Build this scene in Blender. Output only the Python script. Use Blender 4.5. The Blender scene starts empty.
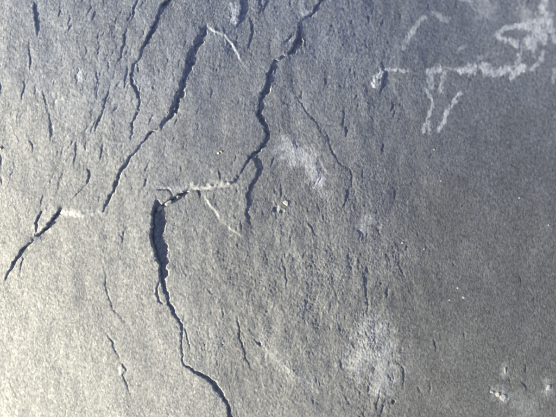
import bpy, math, random
import numpy as np
from mathutils import Vector

# ------------------------------------------------------------------ camera, sky, sun, exposure
scene = bpy.context.scene
COL = scene.collection
PX = 0.0005                 # half a millimetre of rock for one unit of the plan below
CX, CY = 278.0, 208.5       # middle of the plan
DIST = 0.46                 # camera height above the rock face

SUN_AZ = math.radians(20)   # light comes from the left, a little from below
SUN_EL = math.radians(11.5)
SUN = Vector((-math.cos(SUN_AZ) * math.cos(SUN_EL), -math.sin(SUN_AZ) * math.cos(SUN_EL), math.sin(SUN_EL)))

cam_data = bpy.data.cameras.new('camera')
cam = bpy.data.objects.new('camera', cam_data)
COL.objects.link(cam)
cam.location = (0, 0, DIST)
cam_data.sensor_width = 36.0
cam_data.lens = 36.0 * DIST / (556 * PX)
cam_data.clip_start = 0.01
cam_data.clip_end = 100
cam_data.dof.use_dof = True
cam_data.dof.focus_distance = DIST + 0.002
cam_data.dof.aperture_fstop = 1.6
scene.camera = cam

world = bpy.data.worlds.new('World')
scene.world = world
world.use_nodes = True
wn = world.node_tree.nodes
wl = world.node_tree.links
wn.clear()
sky = wn.new('ShaderNodeTexSky')
sky.sky_type = 'NISHITA'
sky.sun_disc = False
sky.sun_elevation = SUN_EL
sky.sun_rotation = math.atan2(SUN.x, SUN.y)
bg = wn.new('ShaderNodeBackground')
bg.inputs['Strength'].default_value = 0.061
wo = wn.new('ShaderNodeOutputWorld')
balance = wn.new('ShaderNodeMix')            # the photograph's white balance
balance.data_type = 'RGBA'; balance.blend_type = 'MULTIPLY'; balance.inputs[0].default_value = 1.0
balance.inputs[7].default_value = (1.15, 0.99, 1.19, 1)
wl.new(sky.outputs[0], balance.inputs[6])
wl.new(balance.outputs[2], bg.inputs['Color'])
wl.new(bg.outputs[0], wo.inputs['Surface'])

sun_data = bpy.data.lights.new('sun', 'SUN')
sun_data.energy = 5.0
sun_data.angle = math.radians(0.5)
sun_data.color = (1.0, 0.985, 0.80)
sun = bpy.data.objects.new('sun', sun_data)
COL.objects.link(sun)
sun.rotation_euler = SUN.to_track_quat('Z', 'Y').to_euler()

scene.view_settings.view_transform = 'Standard'
scene.view_settings.look = 'None'
scene.view_settings.gamma = 1
scene.view_settings.use_curve_mapping = False
scene.view_settings.exposure = 1.9

# ------------------------------------------------------------------ noise
rng = np.random.default_rng(11)
PERM = np.tile(rng.permutation(512), 3).astype(np.int32)
GA = rng.uniform(0, 2 * math.pi, 512)
GX, GY = np.cos(GA).astype(np.float32), np.sin(GA).astype(np.float32)

def perlin(x, y, seed=0):
    x = x + seed * 17.31
    y = y + seed * 41.77
    xi = np.floor(x); yi = np.floor(y)
    fx = (x - xi).astype(np.float32); fy = (y - yi).astype(np.float32)
    xi = xi.astype(np.int64) & 511; yi = yi.astype(np.int64) & 511
    def g(i, j, dx, dy):
        h = PERM[PERM[i & 511] + (j & 511)]
        return GX[h] * dx + GY[h] * dy
    u = fx * fx * fx * (fx * (fx * 6 - 15) + 10)
    v = fy * fy * fy * (fy * (fy * 6 - 15) + 10)
    a = g(xi, yi, fx, fy); b = g(xi + 1, yi, fx - 1, fy)
    c = g(xi, yi + 1, fx, fy - 1); d = g(xi + 1, yi + 1, fx - 1, fy - 1)
    a = a + u * (b - a); c = c + u * (d - c)
    return (a + v * (c - a)) * 1.5

def sstep(a, b, x):
    t = np.clip((x - a) / (b - a), 0, 1)
    return t * t * (3 - 2 * t)

def rotated(x, y, deg):
    c, s = math.cos(math.radians(deg)), math.sin(math.radians(deg))
    return c * x + s * y, -s * x + c * y

# ------------------------------------------------------------------ the grid: fine over the face, coarser towards the rim
def axis(lo, hi, pitch, reach):
    core = np.arange(lo, hi + pitch, pitch)
    out = []; p = pitch; d = 0.0
    while d < reach:
        p = min(p * 1.09, 9.0); d += p; out.append(d)
    out = np.array(out)
    return np.concatenate([core[0] - out[::-1], core, core[-1] + out])

AX = axis(-8, 564, 0.68, 330)
AY = axis(-8, 425, 0.68, 330)
U, V = np.meshgrid(AX, AY)          # plan coordinates, V runs downwards
NY, NX = U.shape

# gentle swell of the cleaved face: it leans to the light low on the left, away from it up on the right
def dome(u, v):
    x = (u - CX) / 278.0; y = (CY - v) / 278.0      # y up
    c, s = math.cos(SUN_AZ), math.sin(SUN_AZ)
    p = x * c + y * s
    q = np.clip(-x * s + y * c, -2.3, 2.3)
    P = np.clip(p, -1.6, 0.9)
    z = -0.055 * P - 0.060 * P * P + 0.0235 * P ** 3 + (p - P) * (-0.055 - 0.12 * P + 0.0705 * P * P)
    z = 278 * (z - 0.016 * q - 0.010 * q * q - 0.055 * P * q)
    return z
Z = dome(U, V)
DGX = np.gradient(Z, axis=1) / np.gradient(U, axis=1)
DGY = np.gradient(Z, axis=0) / np.gradient(V, axis=0)
slope_sun = DGX * math.cos(SUN_AZ) + (-DGY) * math.sin(SUN_AZ)
EL = np.clip(SUN_EL - np.arctan(slope_sun), math.radians(3), 1)
def el_at(p):
    j = int(np.clip(np.searchsorted(AX, p[0]), 0, NX - 1)); i = int(np.clip(np.searchsorted(AY, p[1]), 0, NY - 1))
    return EL[i, j]

# every edge wanders a little
WU = U + 1.2 * perlin(U / 9, V / 9, 1) + 0.85 * perlin(U / 3.6, V / 3.6, 2) + 0.35 * perlin(U / 1.7, V / 1.7, 3)
WV = V + 1.2 * perlin(U / 9, V / 9, 4) + 0.85 * perlin(U / 3.6, V / 3.6, 5) + 0.35 * perlin(U / 1.7, V / 1.7, 6)

SU = U + 1.2 * perlin(U / 9, V / 9, 1) + 0.4 * perlin(U / 4.5, V / 4.5, 7)      # a calmer wander for worn, rounded edges
SV = V + 1.2 * perlin(U / 9, V / 9, 4) + 0.4 * perlin(U / 4.5, V / 4.5, 8)

H = np.zeros_like(U)                 # relief
PALE = np.zeros_like(U)              # chalky mineral crust, plus brightness painted on the lit lips
WARM = np.zeros_like(U)              # buff stain
PART = np.full(U.shape, -1, np.int32)    # which crack or crust a point belongs to
PARTS = []                           # (name, label, anchor)

def window(pts, pad):
    pts = np.asarray(pts, float)
    x0, y0 = pts.min(0) - pad; x1, y1 = pts.max(0) + pad
    j0, j1 = np.searchsorted(AX, [x0, x1]); i0, i1 = np.searchsorted(AY, [y0, y1])
    return slice(max(i0 - 1, 0), i1 + 1), slice(max(j0 - 1, 0), j1 + 1)

def line_field(pts, vals, sl, raw=False):
    """signed distance to a polyline (positive on the high side) and the values carried along it"""
    u, v = (SU[sl], SV[sl]) if raw else (WU[sl], WV[sl])
    best = np.full(u.shape, 1e9); sd = np.zeros(u.shape); val = [np.zeros(u.shape) for _ in vals]
    for k in range(len(pts) - 1):
        ax, ay = pts[k]; bx, by = pts[k + 1]
        tx, ty = bx - ax, by - ay
        L2 = tx * tx + ty * ty + 1e-9
        t = np.clip(((u - ax) * tx + (v - ay) * ty) / L2, 0, 1)
        dx = u - (ax + t * tx); dy = v - (ay + t * ty)
        d = np.sqrt(dx * dx + dy * dy)
        m = d < best
        best = np.where(m, d, best)
        sd = np.where(m, np.sign(tx * dy - ty * dx) * d, sd)
        for q, vv in enumerate(vals):
            val[q] = np.where(m, vv[k] + t * (vv[k + 1] - vv[k]), val[q])
    return best, sd, val

def new_part(name, label=None, anchor=None):
    PARTS.append((name, label, anchor))
    return len(PARTS) - 1

def scarp(pts, W, lam=70, ramp=0.9, groove=0.45, gw=1.0, part='crack', label=None, hs=None, keep=0.0, trough=None):
    """edge of a rock sheet: high on the side of positive distance, the shadow W wide falls on the other"""
    global H
    pts = [tuple(map(float, p)) for p in pts]
    n = len(pts)
    if np.isscalar(W): W = [W] * n
    if part and max(p[0] for p in pts) < 128 and max(p[1] for p in pts) < 205 and lam <= 10: W = [w * 0.78 for w in W]
    if part and min(p[0] for p in pts) > 275 and lam < 20: W = [w * 0.62 for w in W]
    hh = []
    for k in range(n):
        a = pts[max(k - 1, 0)]; b = pts[min(k + 1, n - 1)]
        tx, ty = b[0] - a[0], b[1] - a[1]; l = math.hypot(tx, ty)
        nx, ny = ty / l, -tx / l                       # points to the low side
        f = nx * math.cos(SUN_AZ) - ny * math.sin(SUN_AZ)
        hh.append(W[k] * math.tan(el_at(pts[k])) / max(f, 0.35))
    if hs is not None: hh = list(hs)
    if not keep:
        hh[0] *= 0.05; hh[-1] *= 0.05
    reach = lam * 2.0 + 4
    sl = window(pts, reach)
    worn = ramp > 1.5
    u, v = (SU[sl], SV[sl]) if worn else (WU[sl], WV[sl])
    phi = np.zeros(u.shape)                    # angle each piece of the edge subtends: a jump of h at the edge, smooth elsewhere
    for k in range(n - 1):
        ax, ay = pts[k]; bx, by = pts[k + 1]
        m = 2 if math.hypot(bx - ax, by - ay) > 5 and abs(hh[k] - hh[k + 1]) > 0.3 else 1
        for q in range(m):
            t0, t1 = q / m, (q + 1) / m
            px, py = ax + (bx - ax) * t0 - u, ay + (by - ay) * t0 - v
            qx, qy = ax + (bx - ax) * t1 - u, ay + (by - ay) * t1 - v
            phi += (hh[k] + (hh[k + 1] - hh[k]) * (t0 + t1) / 2) * np.arctan2(px * qy - py * qx, px * qx + py * qy)
    phi /= 2 * math.pi
    xs = [p[0] for p in pts]; ys = [p[1] for p in pts]
    ox = np.maximum(np.maximum(min(xs) - U[sl], U[sl] - max(xs)), 0); oy = np.maximum(np.maximum(min(ys) - V[sl], V[sl] - max(ys)), 0)
    phi *= 1 - sstep(0.35, 1.0, np.hypot(ox, oy) / reach)
    b, sd, (h, tw) = line_field(pts, [hh, trough or [0] * n], sl, worn)
    tw = np.maximum(tw + np.minimum(tw, 2.5) * (0.34 * perlin(U[sl] / 5.5, V[sl] / 5.5, 15) + 0.12 * perlin(U[sl] / 2.4, V[sl] / 2.4, 16)), 0)
    mod = 1 + (0.9 * perlin(U[sl] / 13, V[sl] / 13, 12) + 0.6 * perlin(U[sl] / 4, V[sl] / 4, 13) if worn else 0.42 * perlin(U[sl] / 6.5, V[sl] / 6.5, 9)) * np.exp(-b / 5.0)
    phi = phi * mod; h = h * mod
    H[sl] += phi + h * np.where(sd <= 0, sstep(-ramp, 0.0, sd), 0) * (b <= ramp + 1e-9)
    if trough:                                  # the sheet has parted from its neighbour: an open cleft
        H[sl] -= np.minimum(0.30 * tw, 3.2) * sstep(-0.4, 0.8, -sd) * (1 - sstep(tw - 1.9, tw + 0.2, -sd))
    if groove:
        H[sl] -= (groove * h + 0.10 * sstep(0.0, 0.1, h)) * np.exp(-((sd + ramp + 0.2) / gw) ** 2)
    if part:
        pid = new_part(part, label, pts[len(pts) // 2])
        lowlim = np.maximum(ramp + gw * 1.2, 0)
        lowlim = np.maximum(lowlim, tw + 0.3)
        sel = (sd > -lowlim) & (sd < 0.7) & (b < lowlim + 0.5)
        if part == 'shadowed_gap':
            sel = (sd > -np.maximum(tw + 0.3, 1.5)) & (sd < 0.5) & (b < 16)
        sub = PART[sl]; sub[sel] = pid; PART[sl] = sub

def hairline(pts, w=1.0, depth=0.8, lip=0.25, part='crack', label=None):
    global H
    pts = [tuple(map(float, p)) for p in pts]
    n = len(pts)
    tap = [0.1 if k in (0, n - 1) else 1.0 for k in range(n)]
    sl = window(pts, 30)
    b, sd, (t,) = line_field(pts, [tap], sl)
    H[sl] += t * lip * np.where(sd > 0, np.exp(-np.maximum(sd, 0) / 6), 0) - t * depth * np.exp(-(b / w) ** 2)
    if part:
        pid = new_part(part, label, pts[n // 2])
        sub = PART[sl]; sub[b < w * 1.1] = pid; PART[sl] = sub

def crust(strokes, strength=1.0, part='chalky_vein', label=None, raise_=0.12, soft=0.55, warm=0.0, grain=1.0):
    """pale mineral crust: strokes are (points, half width)"""
    global H
    f = np.zeros_like(U)
    for pts, w in strokes:
        pts = [tuple(map(float, p)) for p in pts]
        if len(pts) == 1: pts = pts + [(pts[0][0] + 0.1, pts[0][1] + 0.1)]
        sl = window(pts, w * 2.5 + 6)
        u, v = U[sl], V[sl]
        b, sd, _ = line_field(pts, [], sl)
        b = b + w * 0.8 * perlin(u / 6.2, v / 6.2, 21) + w * 0.6 * perlin(u / 2.3, v / 2.8, 22)
        q = 1 - sstep(w * (1 - soft), w * (1 + soft), b)
        q *= 0.80 + 0.45 * perlin(u / 6.0, v / 7.5, 25) * grain + 0.40 * perlin(u / 2.4, v / 4.2, 23) * grain + 0.30 * perlin(u / 1.3, v / 1.7, 24) * grain
        f[sl] = np.maximum(f[sl], np.clip(q, 0, 1))
    f *= strength * (0.86 if part == 'chalky_vein' else 0.9)
    PALE[:] = np.maximum(PALE, f)
    if warm: WARM[:] = np.maximum(WARM, f * warm)
    H += raise_ * f
    if part:
        pid = new_part(part, label, strokes[0][0][0])
        PART[f > 0.16 * strength] = pid

def shatter(pts, W, amp, step, seed, lo=0.6, hi=1.35):
    """break a traced edge into short straight chips of uneven width"""
    r = random.Random(seed); P = [pts[0]]; w = [W[0]]
    for k in range(len(pts) - 1):
        (ax, ay), (bx, by) = pts[k], pts[k + 1]
        l = math.hypot(bx - ax, by - ay); n = max(1, round(l / step))
        nx, ny = (by - ay) / l, -(bx - ax) / l
        for q in range(1, n + 1):
            t = (q + (r.uniform(-.3, .3) if q < n else 0)) / n
            o = r.gauss(0, amp)
            P.append((ax + (bx - ax) * t + nx * o, ay + (by - ay) * t + ny * o))
            w.append((W[k] + (W[k + 1] - W[k]) * t) * r.uniform(lo, hi))
    return P, w

# ------------------------------------------------------------------ edges of the sheets (traced top to bottom)
# the long broken edge that bounds the tongue-shaped sheet on the right, runs under it and down the wide gap
E_RIGHT = [(324, -14), (320, 0), (316, 7), (311, 14), (304, 19), (299, 22), (298, 30), (296, 40), (291, 50), (286, 55), (279, 58),
           (275, 60), (271, 66), (267, 74), (265, 84), (263, 93), (259, 100), (257, 108), (257, 115), (260, 121), (265, 128), (266, 137),
           (262, 146), (255, 152), (249, 156), (245, 164), (240, 173), (234, 181)]
W_RIGHT = [1.5, 1.5, 1.5, 1.5, 0.3, 0.5, 2, 4, 3.5, 0.98, 0.25, 0.98, 1.8, 3, 3.5, 3, 2, 2.2, 3, 3, 3, 3, 3, 2.2, 1.8, 1.2, 0.98, 0.5]
W_RIGHT = [w * (0.7 if 5 < k < 10 else 1.0) for k, w in enumerate(W_RIGHT)]
T_RIGHT = [2.5, 2.5, 2.5, 2.5, 0.3, 0.5, 3, 6, 5, 1.2, 0.2, 1.4, 2.6, 4.6, 5.4, 4.6, 3.2, 3.6, 5, 5, 5, 5, 4.6, 3.4, 2.6, 2, 1.4, 0.4]
scarp(*shatter(E_RIGHT, [w * 0.84 for w in W_RIGHT], 0.65, 4, 3), trough=shatter(E_RIGHT, T_RIGHT, 0.65, 4, 3)[1], lam=60, label='broken edge of the tongue-shaped sheet with a blue shadow')
scarp([(238, 176.5), (230, 182.5), (215, 185.5), (200, 186), (192, 187), (187, 189), (183, 191)], 0, hs=[1.0, 1.5, 1.7, 1.8, 1.6, 1.3, .6], lam=26, ramp=4, groove=0.05,
      part='sheet_edge', label='bright rounded lower edge of the tongue-shaped sheet')
scarp([(189, 189), (184, 191.5), (179, 194), (172, 198), (164, 203), (157, 207), (152, 211.5)], [2, 4, 3, 4, 4, 4, 3], lam=40, groove=0.8)
E_GAP = [(153.5, 208), (152, 213), (151, 222), (150.5, 238), (153, 250), (157, 260), (160, 267), (159.5, 276), (161, 284), (164, 292), (168, 302),
         (172, 312), (177, 320), (181.5, 326), (181, 335), (181, 346), (181.5, 358), (183, 365), (192, 370), (203, 376.5), (213, 385),
         (220, 395), (225, 405), (229, 415), (233, 430), (240, 450)]
W_GAP = [10, 14, 16, 16, 16, 16, 12, 11, 6, 5.1, 4.7, 4.3, 4.1, 3, 2.4, 2.2, 2.2, 2.6, 3.8, 4.8, 5.1, 5.1, 5.1, 5.1, 5.1, 5.1]
T_GAP = [9, 12, 13, 13, 13.5, 13, 8, 9, 5, 4.2, 3.6, 3.6, 3.4, 2.2, 1.6, 1.4, 1.6, 2.2, 3.2, 4, 4.4, 4.4, 4, 4, 4, 4]
scarp(*shatter(E_GAP, [w * 0.92 for w in W_GAP], 0.5, 4.5, 8, 0.85, 1.12), trough=shatter(E_GAP, T_GAP, 0.5, 4.5, 8, 0.85, 1.12)[1], lam=90, part='shadowed_gap', label='wide blue-shadowed gap that narrows as it runs down', keep=1)
# right tip of the sheet under the tongue
scarp([(248, 156), (254, 161), (258, 168), (256, 177), (250, 185), (247, 193), (247, 206), (245.5, 215), (248, 220), (249, 226)],
      [1.5, 3.2, 3.4, 3.4, 2.8, 3.2, 3.4, 2.8, 1.5, 1], lam=22, label='dark edge below the tongue-shaped sheet')
# edge between the long strip and the tongue, with teeth
E_STRIP = [(207, 22), (204, 29), (201, 36), (197, 43), (192.5, 52), (189, 62), (185, 74), (181, 85), (177, 97), (173, 108), (168, 117), (163, 125),
           (158, 129), (150, 131), (147, 136), (141, 142), (137, 151), (130, 156), (126, 162), (120, 169), (116, 179), (114, 187), (109, 196), (104, 207), (102, 213)]
W_STRIP = [0.3, 1.2, 1.8, 1.4, 1.6, 1.9, 1.9, 2.1, 1.9, 1.8, 1.4, 0.49, 0.21, 1.2, 0.94, 0.58, 0.86, 1.2, 1.3, 1.4, 1.4, 1.4, 1.3, 1.1, 0.58]
W_STRIP = [w * (1.0 if k < 9 else 1.7) for k, w in enumerate(W_STRIP)]
W_STRIP = [w * (0.8 if k < 7 else 1.0 if k < 12 else 1.5) for k, w in enumerate(W_STRIP)]
_a = shatter(E_STRIP[:12], W_STRIP[:12], 1.0, 3.2, 4, 0.6, 1.4); _b = shatter(E_STRIP[11:], W_STRIP[11:], 0.35, 4, 14, 0.7, 1.25)
W_STRIP = [w * 0.8 for w in W_STRIP]
T_STRIP = [0.5, 3, 4.4, 3, 3.4, 4.6, 4.4, 4.8, 4.4, 4, 3.4, 1.4, 0.3, 3.2, 2.4, 1.2, 2.4, 3, 3.6, 3.8, 4.0, 3.8, 3.6, 2.8, 1]
_a = shatter(E_STRIP[:12], W_STRIP[:12], 1.0, 3.2, 4, 0.6, 1.4); _b = shatter(E_STRIP[11:], W_STRIP[11:], 0.35, 4, 14, 0.7, 1.25)
_t = shatter(E_STRIP[:12], T_STRIP[:12], 1.0, 3.2, 4, 0.6, 1.4)[1] + shatter(E_STRIP[11:], T_STRIP[11:], 0.35, 4, 14, 0.7, 1.25)[1][1:]
scarp(_a[0] + _b[0][1:], _a[1] + _b[1][1:], trough=_t, lam=70, label='ragged edge between the long strip and the tongue')
rt = random.Random(5)
for k in range(1, 11):        # teeth of the torn rim
    for q in range(2):
        t = rt.random()
        x = E_STRIP[k][0] * (1 - t) + E_STRIP[k + 1][0] * t; y = E_STRIP[k][1] * (1 - t) + E_STRIP[k + 1][1] * t
        l = rt.uniform(5, 10); o = rt.uniform(0.5, 2.5)
        scarp([(x - o + 0.8, y - l * .6), (x - o - 0.6, y), (x - o - 1.0, y + l * .5)], [0.3, rt.uniform(1.6, 2.8), 0.3], lam=4, part=None)
# left crack
E_LEFT = [(176, -12), (169, -1), (163, 5), (158, 14), (154, 23), (149.5, 33), (146, 40), (143, 47), (138.5, 57), (134, 64), (130.5, 71), (130, 78),
          (131.5, 85), (135, 91), (138, 97), (138, 104), (137.5, 111), (133, 117), (131.3, 127), (130, 140)]
W_LEFT = [2.1, 2.9, 3.2, 1.8, 3.3, 3.5, 3.1, 2, 1.4, 1.6, 2.3, 2.6, 2.6, 2.9, 3.1, 2.7, 1, 2.1, 2.6, 0.72]
T_LEFT = [2, 3, 3.4, 1.4, 3.4, 3.6, 3.2, 1.6, 1.0, 1.2, 2.2, 2.6, 2.6, 3, 3.2, 2.6, 0.6, 2.0, 2.6, 0.4]
scarp(*shatter(E_LEFT, [w * 0.92 for w in W_LEFT], 0.7, 3.5, 6, 0.55, 1.4), trough=shatter(E_LEFT, T_LEFT, 0.7, 3.5, 6, 0.55, 1.4)[1], lam=60, label='long wavering crack on the upper left')
# lower left branch
scarp(*shatter([(61, 209), (56, 214), (50, 222), (44, 229), (37, 234)], [7, 14, 13, 12, 6], .5, 3, 21), lam=20, label='dark cleft below the bright lip')
scarp([(43, 209), (39, 214), (36, 222), (36, 235)], [4, 9, 10, 6], lam=10)
scarp(*shatter([(32, 239), (27, 245), (21, 251), (17, 256), (13, 264), (8, 274), (4, 281)], [4, 9, 8, 10, 11, 10, 4], .5, 3, 22), lam=20, label='dark cleft near the left border')
scarp([(44, 231), (43, 239)], 2.5, lam=5)
scarp([(21, 253), (22, 260), (20, 270), (19, 278)], [2, 4, 2.4, .5], lam=6)
scarp([(23, 238), (20, 245)], 2.2, lam=5)
scarp([(108, 212), (100, 211.5), (92, 212.5), (85, 214), (76, 214), (68, 211.5), (60, 211)], 0, hs=[.2, .7, 1.1, 1.3, 1.1, .7, .2], lam=18, ramp=3.6, groove=0,
      part='sheet_edge', label='bright lip at the lower end of the long strip')
scarp([(131, 140), (122, 142), (112, 141.5), (103, 139)], 0, hs=[.1, .3, .35, .1], lam=12, ramp=2.5, groove=0, part=None)
# the sheet above the tongue and its bright lower rim
scarp([(243, 64), (240, 57), (235, 48), (231, 41), (224, 34.5), (214, 30), (207, 25)], 0, hs=[.1, .7, .55, .75, .5, .8, .3], lam=16, ramp=2.2, groove=0,
      part='sheet_edge', label='bright slanting rim above the tongue-shaped sheet')
for a, b in (((219, 41), (214, 29)), ((228, 46), (223, 35)), ((209, 38), (206.5, 28)), ((236, 50), (230, 40))):
    scarp([b, ((a[0] + b[0]) / 2, (a[1] + b[1]) / 2), a][::-1], 0, hs=[.1, .45, .2], lam=5, ramp=1.6, groove=0, part=None)
scarp([(241, -12), (240.5, -2), (241, 6), (240.5, 13), (239, 20), (235, 27)], [2, 3, 3, 3, 2.4, .6], lam=26, label='short dark edge beside a white scar')
scarp([(255, -8), (258, 1), (260, 7), (259, 14)], [1, 1.8, 1.8, .6], lam=10)
scarp([(248.5, 18), (251, 25), (250.5, 33), (249.5, 41), (247, 48)], [.6, 1.8, 2.1, 2, .6], lam=9)
scarp([(244.5, 48), (245, 54)], 2.0, lam=4, part=None)
# ridge that runs down to the right from under the tongue
scarp([(243, 237), (238, 233), (231, 228), (222, 219), (214, 208), (207, 199), (202, 190)], 0, hs=[.05, .5, .85, .75, 1.0, 1.1, .7], lam=26, ramp=2.2, groove=0,
      part='ridge', label='thin bright ridge slanting down to the right')
scarp([(196.5, 188), (197.5, 193), (199, 197)], [2, 5, 2], lam=4)
scarp([(182, 191), (184, 195), (183, 198)], [1, 3, 1], lam=4, part=None)
scarp([(180, 232), (183, 214), (187, 196)], 0, hs=[.05, .35, .2], lam=9, ramp=2.2, groove=0, part=None)
scarp([(226, 278), (213, 256), (209, 238), (208, 224)], 0, hs=[.05, .3, .35, .05], lam=14, ramp=3, groove=0, part=None)
hairline([(153, 190), (160, 190), (166, 189), (170, 190.5), (173, 196)], 0.8, 0.7)
scarp([(175, 184), (166, 186), (158, 185), (150, 188)], 0, hs=[.05, .5, .5, .05], lam=9, ramp=3, groove=0, part=None)
# sliver beside the gap
hairline([(160.5, 281), (157, 287), (157, 293), (159, 299), (165, 304)], 0.9, 1.2, label='fine crack looping round a sliver of rock')
scarp([(182.5, 327), (186, 334), (187.5, 343), (190, 352)], [2, 2.4, 2, 1], lam=7)
# lower left hairlines
scarp([(106, 333), (109, 338), (112, 343), (115.5, 352), (119, 360)], [1.5, 2.5, 2.2, 2.2, 1], lam=10)
scarp([(120, 361), (124, 366), (124.5, 370), (122.5, 375), (126, 385), (131.5, 399)], [1, 3.2, 3, 2.2, 2.4, 1], lam=9)
scarp([(104.5, 268), (105, 280), (105, 286), (107, 296), (112, 308), (118, 316), (127, 325)], [.8, 1.6, 1.8, 2, 2.0, 1.2, .6], lam=10)
scarp([(125, 226), (123.5, 233), (121, 240)], [1, 2.2, 1], lam=5)
scarp([(235, 314), (238, 324), (238, 337), (242, 345), (244, 357), (249, 366), (253, 371)], [.8, 1.6, 1.8, 1.8, 1.8, 1.4, .6], lam=10)
scarp([(8, 328), (10, 335), (15, 345)], [1, 2.0, .5], lam=7)
scarp([(9, 372), (10, 383), (16, 396), (19, 408)], [.8, 1.8, 1.6, .5], lam=9)
scarp([(33, 287), (36, 300), (39, 318)], [.6, 1.2, .6], lam=7, part=None)
scarp([(5, 290), (6, 297)], 3, lam=5)
# upper left
scarp([(33.5, 2), (33.5, 9), (34.5, 18), (36.5, 27), (37, 36)], [3, 5, 4.6, 4.6, 2], lam=14, label='short blue-shadowed notch at the upper left')
scarp([(36, 39), (34.5, 48)], 2.2, lam=6)
scarp([(29, 48), (29, 58), (29.5, 70)], [2, 4, 2], lam=8)
scarp([(25, 78), (23, 90), (21, 104)], [1, 3, 1], lam=8)
scarp([(-2, 80), (0, 86), (-0.5, 98)], [4, 5, 3], lam=8)
scarp([(-1, 150), (0, 160), (0.5, 172)], [3, 4, 2], lam=8)
scarp([(0, 175), (1, 181), (2, 187)], [3, 4, 2], lam=6)
scarp([(29, 140), (32, 145), (32.5, 152)], [1.5, 4, 2], lam=6)
scarp([(26, 155), (25, 166)], 2.2, lam=5)
scarp([(126.5, 28), (124, 37), (121.5, 48), (120, 57)], [1, 3, 2.8, 1], lam=9)
scarp([(139, -4), (133, 8), (131, 20)], [1, 2.4, 1], lam=9)
scarp([(128, 64), (125, 77), (124, 90)], [.6, 1.8, .8], lam=8)
scarp([(110, 84), (105, 100), (101, 114), (96, 124), (94, 133)], [.6, 2.2, 3, 2.8, 1], lam=10)
scarp([(90, 137), (87.5, 145)], 2.6, lam=5)
scarp([(77.5, 138), (74.5, 150), (74.5, 168)], [1.2, 3, 1.6], lam=7)
scarp([(82, 148), (76, 160)], 2.2, lam=5, part=None)
scarp([(103, 142), (101.5, 151), (99, 162)], [1.2, 3, 1.6], lam=6)
scarp([(107, 142), (106, 150)], 2.2, lam=5)
scarp([(86, 168), (88.5, 173), (88, 179), (84, 186)], [1.5, 5, 4.6, 1.5], lam=8, label='small dark flake scar below the left crack')
scarp([(84, 186), (78, 193), (71, 201)], [.6, 1.6, .6], lam=8)
scarp([(42, 88), (43.5, 97), (47, 106)], [.8, 2.6, 1], lam=7)
scarp([(46, 104), (49, 118), (50.5, 130), (50.5, 144)], [.6, 1.6, 2.6, 1], lam=8)
scarp([(54, 186), (56, 193)], 2.8, lam=4)
scarp([(48, 188), (41, 200), (39, 210)], [.6, 1.8, .6], lam=6)
scarp([(95, 65), (97, 80), (96, 96)], [.4, 1.4, .4], lam=8, part=None)
scarp([(80, 68), (82, 74)], 2, lam=5, part=None)
# right half
scarp([(296, 96), (300, 104), (306, 113), (315, 122), (319, 130)], [.5, 1.2, 1.2, 1.0, .5], lam=12)
scarp([(323, 131), (326, 137), (329.5, 148), (334, 158), (340, 165), (348, 169), (351.5, 174), (351, 182), (349.5, 189)],
      [.4, 1.2, 1.2, .9, .5, .4, .9, 1.1, .4], lam=14, label='fine dark crack curving down the right half')
scarp([(356, 180), (352, 191)], 1.8, lam=4)
scarp([(348, 187), (346, 195), (343, 204), (341.5, 210)], [1, 2.2, 1.8, .6], lam=6)
scarp([(280.5, 184), (281, 193), (279, 202)], [.8, 1.8, .8], lam=6)
scarp([(309, 223), (311, 229), (314, 236)], [.8, 1.6, .8], lam=5)
scarp([(281, 254), (283, 268), (286, 280), (285.5, 292)], [.6, 1.6, 2, .8], lam=7)
scarp([(362, 272), (364.5, 286), (366, 300), (366.5, 313)], [.4, 1.2, 1.8, .8], lam=8)
scarp([(327, 272), (333, 288)], 1.4, lam=6)
scarp([(297, 301), (303, 309)], 1.8, lam=5)
scarp([(396, 258), (400, 270), (404, 280)], [.5, 1.4, .5], lam=8)
scarp([(395, 361), (402, 370), (403, 380), (401, 390)], [.8, 1.8, 1.8, .8], lam=7)
scarp([(400, 351), (405, 361)], 2.2, lam=4)
scarp([(414, 350), (411, 359)], 1.8, lam=4)
scarp([(379, 388), (377, 400), (374, 412)], [.8, 2.2, 1], lam=6)
scarp([(386, 396), (381, 408), (379, 420)], [.8, 2.0, 1], lam=6)
scarp([(367, 402), (363, 412)], 2.2, lam=5)
scarp([(347, 404), (344, 416)], 2.0, lam=5)
scarp([(433, 337), (433.5, 344), (435, 351)], [.6, 1.6, .6], lam=5)
scarp([(248, 399), (249, 408)], 2.0, lam=5)
scarp([(263, 398), (262, 409)], 2.4, lam=5)
scarp([(222, 319), (224, 330)], 1.2, lam=5, part=None)
scarp([(253, 338), (257, 344), (263, 347)], [.8, 2, .8], lam=6)
# long faint splits that run down to the left across the upper sheets
for q, line in enumerate(([(119, 58), (109, 88), (97, 122), (84, 150), (70, 182), (60, 206)],
                          [(112, 40), (106, 70), (96, 102), (84, 132), (72, 160)],
                          [(70, 118), (62, 150), (50, 184), (40, 214)],
                          [(18, 100), (16, 140), (12, 180), (10, 215)])):
    scarp(*shatter(line, [0.1] + [0.6] * (len(line) - 2) + [0.1], 1.6, 6, 60 + q, -0.6, 2.0), lam=8, ramp=0.7, groove=0.3, part='crack', label='long faint split running down to the left')
# little hollow beside the pale fragment, and the chip on the upper right
def hollow(x, y, r, depth, label=None):
    sl = window([(x, y)], r * 3)
    d = np.hypot(WU[sl] - x, WV[sl] - y)
    H[sl] -= depth * (1 - sstep(r * .45, r, d))
    pid = new_part('hollow', label, (x, y))
    sub = PART[sl]; sub[d < r] = pid; PART[sl] = sub
hollow(275.5, 209, 4.2, 0.9, 'dark hollow beside a pale fragment')
hollow(282, 211, 2.4, 0.5)
hollow(394, 401, 2.8, 1.2)
hollow(259.5, 343, 2.2, 0.9)
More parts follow.
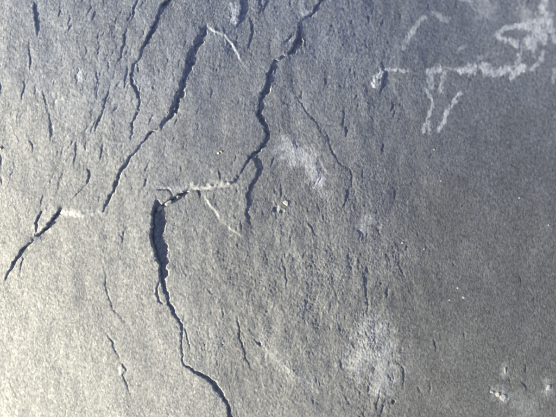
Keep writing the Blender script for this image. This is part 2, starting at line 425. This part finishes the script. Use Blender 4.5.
# ridge under the pale bloom, lower middle
scarp([(305, 381), (296, 374), (286, 366), (273, 354), (266, 346), (262, 338)], 0, hs=[.05, .25, .35, .3, .4, .2], lam=12, ramp=5, groove=0, part=None)
scarp([(330, 175), (326, 168), (321, 160), (318, 156)], 0, hs=[.05, .5, .5, .05], lam=7, ramp=2, groove=0, part=None)

# ------------------------------------------------------------------ pale crusts, and paler colour on the lit lips
crust([([(381, 72), (377, 80), (373.5, 87)], 2.7)], 0.95, label='white chip scar with a short shadow beside it', raise_=0.35)
crust([([(384, 69), (391, 69.5), (399, 70.5), (409, 71)], 1.5)], 0.75, label='short level white streak')
crust([([(377, 49), (377.5, 66)], 0.8)], 0.3, label='faint upright streak')
scarp([(386, 70), (383.5, 78), (381, 86), (380, 93)], [1, 3.2, 2.6, .8], lam=4, label='short dark notch beside a white scar')
crust([([(404, 48), (407, 41), (411, 33), (417, 25), (424, 18)], 2.2)], 0.6, label='pale slanting streak')
crust([([(433, 14), (440, 16), (446, 20)], 3.0)], 0.38, label='faint pale smudge')
crust([([(544, 0), (541, 11), (538, 21)], 3.6), ([(540, 24), (534, 30), (538, 38), (531, 45)], 6.5), ([(548, 28), (546, 16)], 4), ([(533, 22), (525, 26)], 4)], 0.78,
      label='largest chalky white patch, branching in the upper right corner')
crust([([(528, 25), (516, 26.5), (505, 28.5), (498.5, 34), (500, 38.5), (509, 41), (518, 45), (520.5, 52), (518, 60), (515, 67)], 2.3)], 0.75,
      label='thin white vein curling round a grey island')
crust([([(482, 66), (488, 71), (498, 72), (507, 70), (515, 72), (524, 67)], 3.6), ([(513, 78), (518, 72)], 2.4)], 0.85, label='level white vein with a ragged edge')
crust([([(461, 71.5), (467, 70), (474, 69)], 3.7)], 0.95, label='white spot, middle of the level row')
crust([([(429, 71.5), (435, 70), (440, 69)], 3.0)], 0.85, label='white spot at the left end of the level row')
crust([([(445, 67), (452, 69), (459, 69)], 1.6)], 0.35, part=None)
crust([([(447, 70), (443, 80), (440, 92)], 1.9), ([(430, 77), (432, 86)], 2.8)], 0.6, label='pale forked streak under a white spot')
crust([([(426, 89), (431, 98), (432.5, 106), (428, 117), (423, 132)], 1.4), ([(429.5, 121), (429, 134)], 1.2)], 0.72, label='thin white streak with a forked foot')
crust([([(460, 92), (453, 103), (446, 115), (438, 132)], 1.9)], 0.85, label='straight white slanting streak')
crust([([(478, 58), (486, 55)], 1.8), ([(460, 50), (467, 45)], 1.6)], 0.4, label='two faint pale dashes')
crust([([(543, 52), (540, 61), (533, 69)], 2.0)], 0.6, label='pale streak under the largest white patch')
crust([([(484, 5), (486, 12)], 8)], 0.34, label='blurred pale cloud near the top', soft=0.9)
crust([([(524, 12), (527, 18)], 6)], 0.4, label='pale cloud beside the largest white patch', soft=0.9)
crust([([(460, -2), (470, -1)], 3)], 0.6, label='pale spot at the top border')
crust([([(553, 30), (554, 42)], 2.6), ([(554, 70), (553, 82)], 2)], 0.55, label='pale spots at the right border')
crust([([(235, 6), (234.5, 14), (234, 20)], 3.4)], 0.8, label='white scar against a short dark edge', soft=0.7)
crust([([(301, 2), (302, 10), (305, 14), (310, 12)], 2.6)], 0.62, label='white ring-shaped scar at the top')
crust([([(286, 148), (296, 157), (307, 157)], 9), ([(305, 160), (314, 172), (319, 184)], 6), ([(284, 155)], 4), ([(294, 163)], 5)], 0.6, part='mineral_bloom', label='pale speckled bloom right of the tongue', soft=0.95, grain=1.0)
crust([([(317, 176), (319, 183)], 4), ([(325, 194)], 5)], 0.3, part='mineral_bloom', label='faint bloom below the speckled one', soft=0.8, grain=1.4)
crust([([(372, 330), (368, 348), (358, 362)], 14), ([(385, 345), (380, 385)], 10), ([(384, 329)], 4)], 0.42, part='mineral_bloom',
      label='broad pale bloom low on the rock', soft=0.95, grain=1.1, raise_=0.15)
crust([([(264, 343), (274, 355), (287, 367), (300, 378), (312, 386)], 7)], 0.15, part='mineral_bloom', label='buff band slanting down at the bottom', soft=0.95, warm=0.6, grain=1.3)
crust([([(518, 402), (526, 408)], 9)], 0.22, part='mineral_bloom', label='faint round bloom beside the white pebble', soft=0.9)
crust([([(496, 392), (504, 398)], 6), ([(505, 366), (504, 376)], 3), ([(547, 384), (547, 392)], 4)], 0.3, part='mineral_bloom', label='pale dusty smudge round the white pebbles', soft=0.95)
crust([([(80, 73), (81, 80)], 2.6)], 0.5, label='small white speck on the left sheet')
crust([([(121.5, 366), (121, 372)], 1.6)], 0.6, label='white notch on a fine crack')
crust([([(380, 226), (388, 219)], 1.2), ([(372, 220), (360, 228)], 6)], 0.25, part='mineral_bloom', label='faint pale scratches right of the middle', grain=1.5)
crust([([(170, 190), (230, 182)], 3), ([(100, 211), (62, 213)], 2.4)], 0.25, part=None, soft=0.9)  # no crust here: brightness of the two lit lips painted into the colour
PARTS_END = len(PARTS)

# ------------------------------------------------------------------ grain, tiny flakes, undulation
grain_w = 1.0 - 0.35 * sstep(380, 470, U + 0.25 * (208 - V))
u1, v1 = rotated(U, V, 4); u2, v2 = rotated(U, V, -20); u3, v3 = rotated(U, V, -38)
k2 = sstep(120, 300, V + 0.2 * U)
k3 = sstep(380, 480, U) * sstep(60, 260, V)
def grain(u, v, s):
    n = 0.50 * perlin(u / 1.55, v / 3.0, s) + 0.32 * perlin(u / 3.4, v / 5.5, s + 1) + 0.42 * perlin(u / 1.05, v / 1.4, s + 2)
    t = perlin(u / 3.2, v / 6.5, s + 3) * 2.2
    n = n + 0.95 * (sstep(0.25, 0.42, t - np.floor(t)) - (t - np.floor(t)))      # minute cleavage steps
    n = n - 0.55 * sstep(0.38, 0.75, perlin(u / 1.9, v / 3.2, s + 5)) + 0.35 * sstep(0.4, 0.7, perlin(u / 2.1, v / 2.8, s + 6))
    return n
G = grain(u1, v1, 31) * (1 - k2) + grain(u2, v2, 41) * k2
G = G * (1 - k3) + 0.8 * grain(u3 * 1.15, v3 * 2.0, 51) * k3
patch = 0.85 + 0.55 * perlin(U / 38, V / 55, 61) + 0.45 * perlin(U / 14, V / 20, 65)
rough = 0.85 + 0.55 * sstep(40, -260, U + 0.2 * (208 - V) - 120) - 0.25 * np.exp(-(((U - 215) / 50) ** 2 + ((V - 120) / 60) ** 2)) + 0.85 * np.exp(-(((U - 300) / 110) ** 2 + ((V - 310) / 110) ** 2))
GH = 0.16 * G * grain_w * np.clip(patch, 0.35, 1.4) * rough
H += GH
# thin cleavage terraces: long wandering steps a fraction of a millimetre high
for sx, sy, k, hgt, sd_ in ((46, 90, 3.5, 0.13, 91), (20, 40, 3.0, 0.09, 95)):
    uu, vv = rotated(WU, WV, 6)
    t = k * perlin(uu / sx, vv / sy, sd_) + 0.25 * perlin(uu / 7, vv / 11, sd_ + 1)
    fr = t - np.floor(t)
    m_ = sstep(-0.05, 0.35, perlin(U / 55, V / 60, sd_ + 2)) * (1 - 0.7 * sstep(400, 480, U)) * rough
    H += hgt * m_ * (sstep(0.86, 1.0, fr) - fr)
calm = 1 - 0.75 * sstep(370, 470, U)
H += (0.35 * perlin(U / 24, V / 34, 62) + 0.68 * perlin(U / 60, V / 85, 63)) * calm + 0.20 * perlin(U / 11, V / 19, 64) * rough * calm

rs = random.Random(77)
made = 0
while made < 760:
    x = rs.uniform(-4, 560); y = rs.uniform(-4, 421)
    dens = 0.30 + 0.9 * math.exp(-(((x - 310) / 110) ** 2 + ((y - 310) / 110) ** 2)) + 0.8 * math.exp(-(((x - 90) / 80) ** 2 + ((y - 100) / 90) ** 2))
    if x > 400: dens *= 0.25
    if x < 150 and y > 260: dens *= 0.5
    if rs.random() > dens: continue
    made += 1
    upper = y < 210 and x < 150
    lean = math.radians(rs.gauss(17 if upper else 4 if y < 200 else -14, 13))
    l = (1.5 if upper else 1.0) * rs.choice((3, 4, 5, 6, 8, 11)) * rs.uniform(.8, 1.2)
    dx, dy = -math.sin(lean) * l / 2, math.cos(lean) * l / 2
    b = rs.uniform(-.8, .8)
    scarp([(x - dx, y - dy), (x + b, y), (x + dx, y + dy)], [0.2, min(rs.expovariate(2.0) + 0.3, 1.8), 0.2], lam=rs.uniform(2.5, 6), ramp=0.7, groove=0.25, part=None)

# darker tone towards the right, weaker near the top, patchy
DARK_TONE = np.clip((0.46 * sstep(150, 215, U + 0.25 * (208 - V) + 25 * perlin(U / 50, V / 60, 83)) + 0.62 * sstep(290, 470, U + 50 * perlin(U / 70, V / 90, 81)) * (0.9 + 0.4 * perlin(U / 30, V / 40, 82))) * (0.50 + 0.50 * sstep(20, 220, V)), 0, 1)
# blue haze painted into the stone's colour at the upper right, buff lower down
VEIL = np.clip(sstep(330, -60, V - 0.22 * (U - CX) + 35 * perlin(U / 90, V / 80, 85)) * (0.9 + 0.25 * perlin(U / 26, V / 34, 86)), 0, 1)
# rim of the rock: it rounds off well outside the traced face
rim = np.maximum(np.abs(U - CX) / 560.0, np.abs(V - CY) / 490.0)
rim = (np.abs((U - CX) / 570.0) ** 5 + np.abs((V - CY) / 500.0) ** 5) ** 0.2 + 0.03 * perlin(U / 60, V / 60, 71)
FALL = 95 * sstep(0.88, 1.08, rim)
ZT = Z + H - FALL

# plan to metres (the swell shifts a point slightly in a view from above; allow for it)
SC = (DIST - Z * PX) / DIST
XM = (U - CX) * PX * SC
YM = (CY - V) * PX * SC
ZM = ZT * PX
ZM = ZM - ZM[NY // 2, NX // 2]

# ------------------------------------------------------------------ sheets of the rock
def inside(poly, u, v):
    r = np.zeros(u.shape, bool); n = len(poly)
    for k in range(n):
        ax, ay = poly[k]; bx, by = poly[(k + 1) % n]
        c = ((ay > v) != (by > v))
        if ay != by:
            r ^= c & (u < (bx - ax) * (v - ay) / (by - ay) + ax)
    return r
BIG = 900
JOIN = [(118, 150), (104, 158), (92, 166), (86, 180), (78, 193), (70, 202), (61, 210)]
LOWER = [(56, 214), (50, 222), (44, 229), (36, 235), (27, 245), (17, 256), (8, 274), (2, 284), (-60, 330), (-BIG, 420)]
LIP = [(102, 211), (92, 212.5), (85, 214), (76, 214), (68, 212), (61, 210)]
UPRIM = [(207, 24), (214, 30), (224, 34.5), (231, 41), (235, 48), (241, 60), (246, 52), (250, 41), (251, 27), (257, 12), (259, 6), (255, -8), (250, -BIG)]
SHEETS = [
    ('rock_sheet', 'broad sheet that drops away to the right, dark and dulled', None),
    ('rock_sheet', 'outermost sheet along the left border', E_LEFT + JOIN + LOWER + [(-BIG, -BIG), (190, -BIG)]),
    ('rock_sheet', 'long narrow strip between the two left cracks', [(190, -BIG)] + E_LEFT + JOIN + LIP[::-1] + E_STRIP[::-1] + UPRIM),
    ('rock_sheet', 'tongue-shaped sheet in the upper middle', UPRIM[::-1] + E_STRIP[1:-1] + [(102, 213), (125, 200), (153, 190), (166, 189), (183, 191), (200, 186), (228, 183.5)] + E_RIGHT[::-1] + [(330, -BIG)]),
    ('rock_sheet', 'bright lower left sheet beside the wide gap', LIP[::-1] + LOWER + [(-BIG, BIG), (300, BIG)] + E_GAP[::-1] + [(172, 198), (183, 191), (166, 189), (153, 190), (125, 200), (102, 213)]),
    ('rock_sheet', 'small dark wedge under the tongue-shaped sheet', [(202, 188), (228, 184), (236, 179), (249, 156), (258, 168), (256, 177), (250, 185), (247, 193), (247, 206), (245.5, 215), (249, 226), (243, 237), (231, 228), (214, 208)]),
    ('flake', 'small flake between two short edges at the top', [(241, -30), (241, 6), (240.5, 13), (239, 20), (235, 27), (240, 42), (246, 52), (250, 41), (251, 27), (257, 12), (259, 6), (255, -8), (252, -30)]),
    ('flake', 'thin sliver split off beside the wide gap', [(160.5, 283), (157, 288), (157.5, 297), (165, 304), (168, 302), (164, 292)]),
    ('flake', 'small chip beside a side crack', [(182.5, 327), (186, 334), (187.5, 343), (190, 352), (186, 360), (182, 358), (181, 340)]),
]
def cells(a):
    return 0.25 * (a[:-1, :-1] + a[1:, :-1] + a[:-1, 1:] + a[1:, 1:])
cu, cv = cells(WU), cells(WV)
SHEET = np.zeros(cu.shape, np.int32)
for k, (_, _, poly) in enumerate(SHEETS):
    if poly is not None:
        SHEET[inside(poly, cu, cv)] = k
CELL = PART[:-1, :-1].copy()

# ------------------------------------------------------------------ materials
def nodes_of(name):
    m = bpy.data.materials.new(name); m.use_nodes = True
    nt = m.node_tree; nt.nodes.clear()
    out = nt.nodes.new('ShaderNodeOutputMaterial'); b = nt.nodes.new('ShaderNodeBsdfPrincipled')
    nt.links.new(b.outputs[0], out.inputs['Surface'])
    return m, nt, b
def noise_node(nt, vec, scale, detail=3, rough=0.6):
    n = nt.nodes.new('ShaderNodeTexNoise')
    n.inputs['Scale'].default_value = scale; n.inputs['Detail'].default_value = detail; n.inputs['Roughness'].default_value = rough
    nt.links.new(vec, n.inputs['Vector']); return n
def ramp_node(nt, fac, stops):
    r = nt.nodes.new('ShaderNodeValToRGB'); e = r.color_ramp.elements
    while len(e) < len(stops): e.new(0.5)
    for i, (p, c) in enumerate(stops):
        e[i].position = p; e[i].color = (*c, 1) if len(c) == 3 else c
    nt.links.new(fac, r.inputs[0]); return r
def mix_node(nt, mode, fac, a, b):
    n = nt.nodes.new('ShaderNodeMix'); n.data_type = 'RGBA'; n.blend_type = mode
    for sock, val in ((n.inputs[0], fac), (n.inputs[6], a), (n.inputs[7], b)):
        if hasattr(val, 'node'): nt.links.new(val, sock)
        else: sock.default_value = val if not isinstance(val, tuple) else (*val, 1)
    return n.outputs[2]
def grey(v): return (v, v, v)

def slate_material():
    m, nt, b = nodes_of('slate')
    tc = nt.nodes.new('ShaderNodeTexCoord'); o = tc.outputs['Object']
    mp = nt.nodes.new('ShaderNodeMapping'); mp.inputs['Scale'].default_value = (1.0, 0.68, 1.0); mp.inputs['Rotation'].default_value = (0, 0, math.radians(8))
    nt.links.new(o, mp.inputs['Vector']); s = mp.outputs[0]
    big = noise_node(nt, o, 14, 4)
    base = ramp_node(nt, big.outputs[0], [(0.30, (0.240, 0.240, 0.238)), (0.52, (0.266, 0.265, 0.261)), (0.72, (0.292, 0.290, 0.282))]).outputs[0]
    mid = noise_node(nt, s, 190, 4, 0.65)
    c = mix_node(nt, 'MULTIPLY', 1.0, base, ramp_node(nt, mid.outputs[0], [(0.30, grey(0.90)), (0.70, grey(1.10))]).outputs[0])
    fine = noise_node(nt, s, 900, 3, 0.75)
    c = mix_node(nt, 'MULTIPLY', 1.0, c, ramp_node(nt, fine.outputs[0], [(0.32, grey(0.58)), (0.5, grey(1.0)), (0.70, grey(1.42))]).outputs[0])
    vor = nt.nodes.new('ShaderNodeTexVoronoi'); vor.inputs['Scale'].default_value = 1300
    nt.links.new(s, vor.inputs['Vector'])
    sep = nt.nodes.new('ShaderNodeSeparateColor'); nt.links.new(vor.outputs['Color'], sep.inputs[0])
    fleck = ramp_node(nt, sep.outputs[0], [(0.93, grey(0)), (0.975, grey(0.45))]).outputs[0]
    c = mix_node(nt, 'MIX', fleck, c, (0.50, 0.49, 0.46))
    dark = ramp_node(nt, sep.outputs[1], [(0.92, grey(0)), (0.97, grey(0.5))]).outputs[0]
    c = mix_node(nt, 'MIX', dark, c, (0.13, 0.13, 0.13))
    at = nt.nodes.new('ShaderNodeAttribute'); at.attribute_name = 'pale'
    ao = nt.nodes.new('ShaderNodeAttribute'); ao.attribute_name = 'dark_tone'
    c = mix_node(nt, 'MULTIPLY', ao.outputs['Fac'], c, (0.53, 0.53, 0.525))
    ab = nt.nodes.new('ShaderNodeAttribute'); ab.attribute_name = 'blue_veil'
    c = mix_node(nt, 'MULTIPLY', 1.0, c, mix_node(nt, 'MIX', ab.outputs['Fac'], (1.0, 0.985, 0.94), (0.93, 0.99, 1.13)))  # haze tint in the colour, from buff below to blue above
    aw = nt.nodes.new('ShaderNodeAttribute'); aw.attribute_name = 'warm'
    crustc = mix_node(nt, 'MIX', aw.outputs['Fac'], (0.74, 0.73, 0.70), (0.58, 0.52, 0.42))
    crustc = mix_node(nt, 'MULTIPLY', 0.7, crustc, ramp_node(nt, fine.outputs[0], [(0.3, grey(0.75)), (0.7, grey(1.15))]).outputs[0])
    c = mix_node(nt, 'MIX', at.outputs['Fac'], c, crustc)
    nt.links.new(c, b.inputs['Base Color'])
    b.inputs['Roughness'].default_value = 0.72
    b.inputs['Specular IOR Level'].default_value = 0.3
    bump = nt.nodes.new('ShaderNodeBump'); bump.inputs['Strength'].default_value = 0.9; bump.inputs['Distance'].default_value = 0.00012
    add = nt.nodes.new('ShaderNodeMath'); add.operation = 'ADD'
    nt.links.new(noise_node(nt, s, 1400, 3, 0.7).outputs[0], add.inputs[0]); nt.links.new(fine.outputs[0], add.inputs[1])
    nt.links.new(add.outputs[0], bump.inputs['Height'])
    nt.links.new(bump.outputs[0], b.inputs['Normal'])
    return m
SLATE = slate_material()

def grit_material(name, col, var):
    m, nt, b = nodes_of(name)
    tc = nt.nodes.new('ShaderNodeTexCoord')
    n = noise_node(nt, tc.outputs['Object'], 900, 4, 0.7)
    c = ramp_node(nt, n.outputs[0], [(0.3, tuple(x * (1 - var) for x in col)), (0.7, tuple(min(x * (1 + var), 0.9) for x in col))]).outputs[0]
    nt.links.new(c, b.inputs['Base Color']); b.inputs['Roughness'].default_value = 0.6
    return m
M_WHITE = grit_material('white_quartz', (0.72, 0.71, 0.68), 0.2)
M_CREAM = grit_material('cream_grit', (0.66, 0.60, 0.44), 0.25)
M_SOFT = grit_material('dusty_white_grit', (0.38, 0.37, 0.34), 0.2)
M_SPECK = grit_material('pale_speck', (0.40, 0.40, 0.39), 0.2)
M_DULL = grit_material('dull_cream_grit', (0.48, 0.45, 0.37), 0.25)
M_OCHRE = grit_material('ochre_grit', (0.50, 0.38, 0.20), 0.3)
M_TAN = grit_material('grey_tan_grit', (0.36, 0.34, 0.29), 0.25)

# ------------------------------------------------------------------ emit the rock: one mesh for each sheet, crack and crust
root = bpy.data.objects.new('slate_rock', None)
COL.objects.link(root)
root.empty_display_size = 0.05
root['label'] = 'grey slate rock face split into thin sheets with dark cracks'
root['category'] = 'rock'

IDX = np.arange(NY * NX).reshape(NY, NX)
Q = np.stack([IDX[1:, :-1], IDX[1:, 1:], IDX[:-1, 1:], IDX[:-1, :-1]], -1)
CO = np.stack([XM, YM, ZM], -1).reshape(-1, 3).astype(np.float32)
PF = PALE.reshape(-1).astype(np.float32); WF = WARM.reshape(-1).astype(np.float32); TF = DARK_TONE.reshape(-1).astype(np.float32); BF = VEIL.reshape(-1).astype(np.float32)

def emit(name, sel, parent, label=None):
    q = Q[sel]
    if len(q) == 0: return None
    ids, inv = np.unique(q.reshape(-1), return_inverse=True)
    me = bpy.data.meshes.new(name)
    nf = len(q)
    me.vertices.add(len(ids)); me.loops.add(nf * 4); me.polygons.add(nf)
    me.vertices.foreach_set('co', CO[ids].reshape(-1))
    me.loops.foreach_set('vertex_index', inv.astype(np.int32).reshape(-1))
    me.polygons.foreach_set('loop_start', np.arange(0, nf * 4, 4, dtype=np.int32))
    me.polygons.foreach_set('use_smooth', np.ones(nf, bool))
    for an, arr in (('pale', PF), ('warm', WF), ('dark_tone', TF), ('blue_veil', BF)):
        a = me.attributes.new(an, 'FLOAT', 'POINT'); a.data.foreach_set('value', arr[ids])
    me.update(calc_edges=True)
    me.materials.append(SLATE)
    ob = bpy.data.objects.new(name, me)
    COL.objects.link(ob)
    ob.parent = parent
    if label: ob['label'] = label
    return ob

sheet_obs = []
for k, (nm, lb, _) in enumerate(SHEETS):
    sheet_obs.append(emit(nm, (SHEET == k) & (CELL < 0), root, lb))
for pid, (nm, lb, anchor) in enumerate(PARTS):
    sel = CELL == pid
    if sel.sum() == 0: continue
    owner = np.bincount(SHEET[sel], minlength=len(SHEETS)).argmax()
    emit(nm, sel, sheet_obs[owner] or root, lb)

# ------------------------------------------------------------------ loose grit lying on the rock
def height_at(u, v):
    j = int(np.argmin(abs(AX - u))); i = int(np.argmin(abs(AY - v)))
    return XM[i, j], YM[i, j], float(ZM[i - 1:i + 2, j - 1:j + 2].mean())

def ico():
    t = (1 + 5 ** .5) / 2
    vs = [(-1, t, 0), (1, t, 0), (-1, -t, 0), (1, -t, 0), (0, -1, t), (0, 1, t), (0, -1, -t), (0, 1, -t), (t, 0, -1), (t, 0, 1), (-t, 0, -1), (-t, 0, 1)]
    fs = [(0, 11, 5), (0, 5, 1), (0, 1, 7), (0, 7, 10), (0, 10, 11), (1, 5, 9), (5, 11, 4), (11, 10, 2), (10, 7, 6), (7, 1, 8), (3, 9, 4), (3, 4, 2), (3, 2, 6), (3, 6, 8), (3, 8, 9), (4, 9, 5), (2, 4, 11), (6, 2, 10), (8, 6, 7), (9, 8, 1)]
    vs = [Vector(v).normalized() for v in vs]
    for _ in range(2):
        cache = {}; nf = []
        def midp(a, b):
            key = (min(a, b), max(a, b))
            if key not in cache:
                vs.append(((vs[a] + vs[b]) / 2).normalized()); cache[key] = len(vs) - 1
            return cache[key]
        for a, b, c in fs:
            x, y, z = midp(a, b), midp(b, c), midp(c, a)
            nf += [(a, x, z), (b, y, x), (c, z, y), (x, y, z)]
        fs = nf
    return vs, fs
ICO_V, ICO_F = ico()

def grit(name, label, cat, u, v, rx, ry, rz, mat, seed, rot=0.0, group=None, sink=0.25):
    r = random.Random(seed)
    planes = [(Vector((r.gauss(0, 1), r.gauss(0, 1), r.gauss(0, 1))).normalized(), r.uniform(0.55, 0.85)) for _ in range(11)]
    vs = []
    for p in ICO_V:
        s = min([1.0] + [d / p.dot(n) for n, d in planes if p.dot(n) > 0.05])
        s *= 1 + 0.09 * r.gauss(0, 1)
        vs.append((p.x * s * rx * PX, p.y * s * ry * PX, (p.z * s * rz + rz * (1 - 2 * sink) * 0.7) * PX))
    me = bpy.data.meshes.new(name); me.from_pydata(vs, [], ICO_F); me.materials.append(mat)
    ob = bpy.data.objects.new(name, me); COL.objects.link(ob)
    ob.location = height_at(u, v); ob.rotation_euler = (0, 0, rot)
    ob['label'] = label; ob['category'] = cat
    if group: ob['group'] = group
    return ob

grit('pebble', 'biggest white pebble lying on the dark lower right of the rock', 'pebble', 503, 397, 3.8, 4.8, .35, M_SOFT, 1, 0.5, sink=0.45)
grit('pebble', 'small cream pebble just left of the biggest white pebble', 'pebble', 497.5, 394, 2.4, 3.0, .3, M_DULL, 2, 0.2, sink=0.45)
grit('grit_grain', 'tiny pale grain up and left of the biggest white pebble', 'grit', 491.5, 392, 1.9, 1.7, .25, M_SOFT, 3)
grit('pebble', 'white pebble near the right border beside a dark dent', 'pebble', 547.5, 388, 2.2, 3.4, .3, M_SOFT, 4, -0.3)
grit('grit_grain', 'pale upright grain above the biggest white pebble', 'grit', 505, 371, 1.5, 4.2, .25, M_TAN, 5)
grit('grit_grain', 'ochre grain in the middle of the tongue-shaped sheet', 'grit', 221, 151.5, 2.0, 1.4, .35, M_OCHRE, 6)
grit('grit_grain', 'cream grain touching the ochre one on the tongue-shaped sheet', 'grit', 218.3, 153, 1.4, 1.6, .3, M_DULL, 7)
grit('rock_fragment', 'pale cream fragment beside a dark hollow right of the wedge', 'rock fragment', 285.5, 203, 2.6, 3.6, .4, M_DULL, 8, 0.6)
grit('pebble', 'round grey-tan pebble stuck in the top of the wide gap', 'pebble', 160, 208, 4.4, 2.9, 2.2, M_TAN, 9, 0.5, sink=0.0)
grit('pebble', 'longer grey-tan pebble wedged in the crack above the wide gap', 'pebble', 169, 202, 5.2, 2.4, 2.0, M_TAN, 10, 0.55, sink=0.0)
grit('grit_grain', 'pale grain in the crack just under the bright sheet edge', 'grit', 178, 196.5, 2.4, 1.8, 1.8, M_TAN, 12, 0.4, sink=0.0)
grit('grit_grain', 'rust-coloured grain at the left border', 'grit', 0.5, 148, 1.6, 2.4, .7, M_OCHRE, 11)
for n, (x, y, r_) in enumerate(((457, 288, 1.2), (463, 297, 1.3), (449, 300, 1.1), (402, 243, 1.3), (434, 150, 1.0), (519, 198, 1.2),
                                (441, 181, .9), (548, 225, 1.0), (424, 249, 1.0))):
    grit('grit_grain', 'tiny white grain scattered on the dark right half of the rock', 'grit', x, y, r_, r_ * 1.1, r_ * 0.12, M_SPECK, 30 + n, n,
         group='tiny white grains on the right half', sink=0.35)

# ------------------------------------------------------------------ the ground the rock lies on
def ground():
    n = 40; me = bpy.data.meshes.new('ground'); vs = []; fs = []
    base = float(ZM.min()) + 0.012
    r = random.Random(3)
    for i in range(n + 1):
        for j in range(n + 1):
            f = lambda t: (abs(t) ** 1.8) * (1 if t > 0 else -1) * 4
            vs.append((f(j / n * 2 - 1), f(i / n * 2 - 1), base + r.uniform(-.004, .004)))
    for i in range(n):
        for j in range(n):
            a = i * (n + 1) + j; fs.append((a, a + 1, a + n + 2, a + n + 1))
    me.from_pydata(vs, [], fs)
    m, nt, b = nodes_of('stony_soil')
    tc = nt.nodes.new('ShaderNodeTexCoord')
    k = noise_node(nt, tc.outputs['Object'], 60, 6, 0.7)
    nt.links.new(ramp_node(nt, k.outputs[0], [(0.3, (0.10, 0.085, 0.07)), (0.7, (0.24, 0.21, 0.18))]).outputs[0], b.inputs['Base Color'])
    b.inputs['Roughness'].default_value = 0.95
    bp = nt.nodes.new('ShaderNodeBump'); bp.inputs['Distance'].default_value = 0.006
    nt.links.new(k.outputs[0], bp.inputs['Height']); nt.links.new(bp.outputs[0], b.inputs['Normal'])
    me.materials.append(m)
    ob = bpy.data.objects.new('ground', me); COL.objects.link(ob); ob['kind'] = 'structure'
ground()
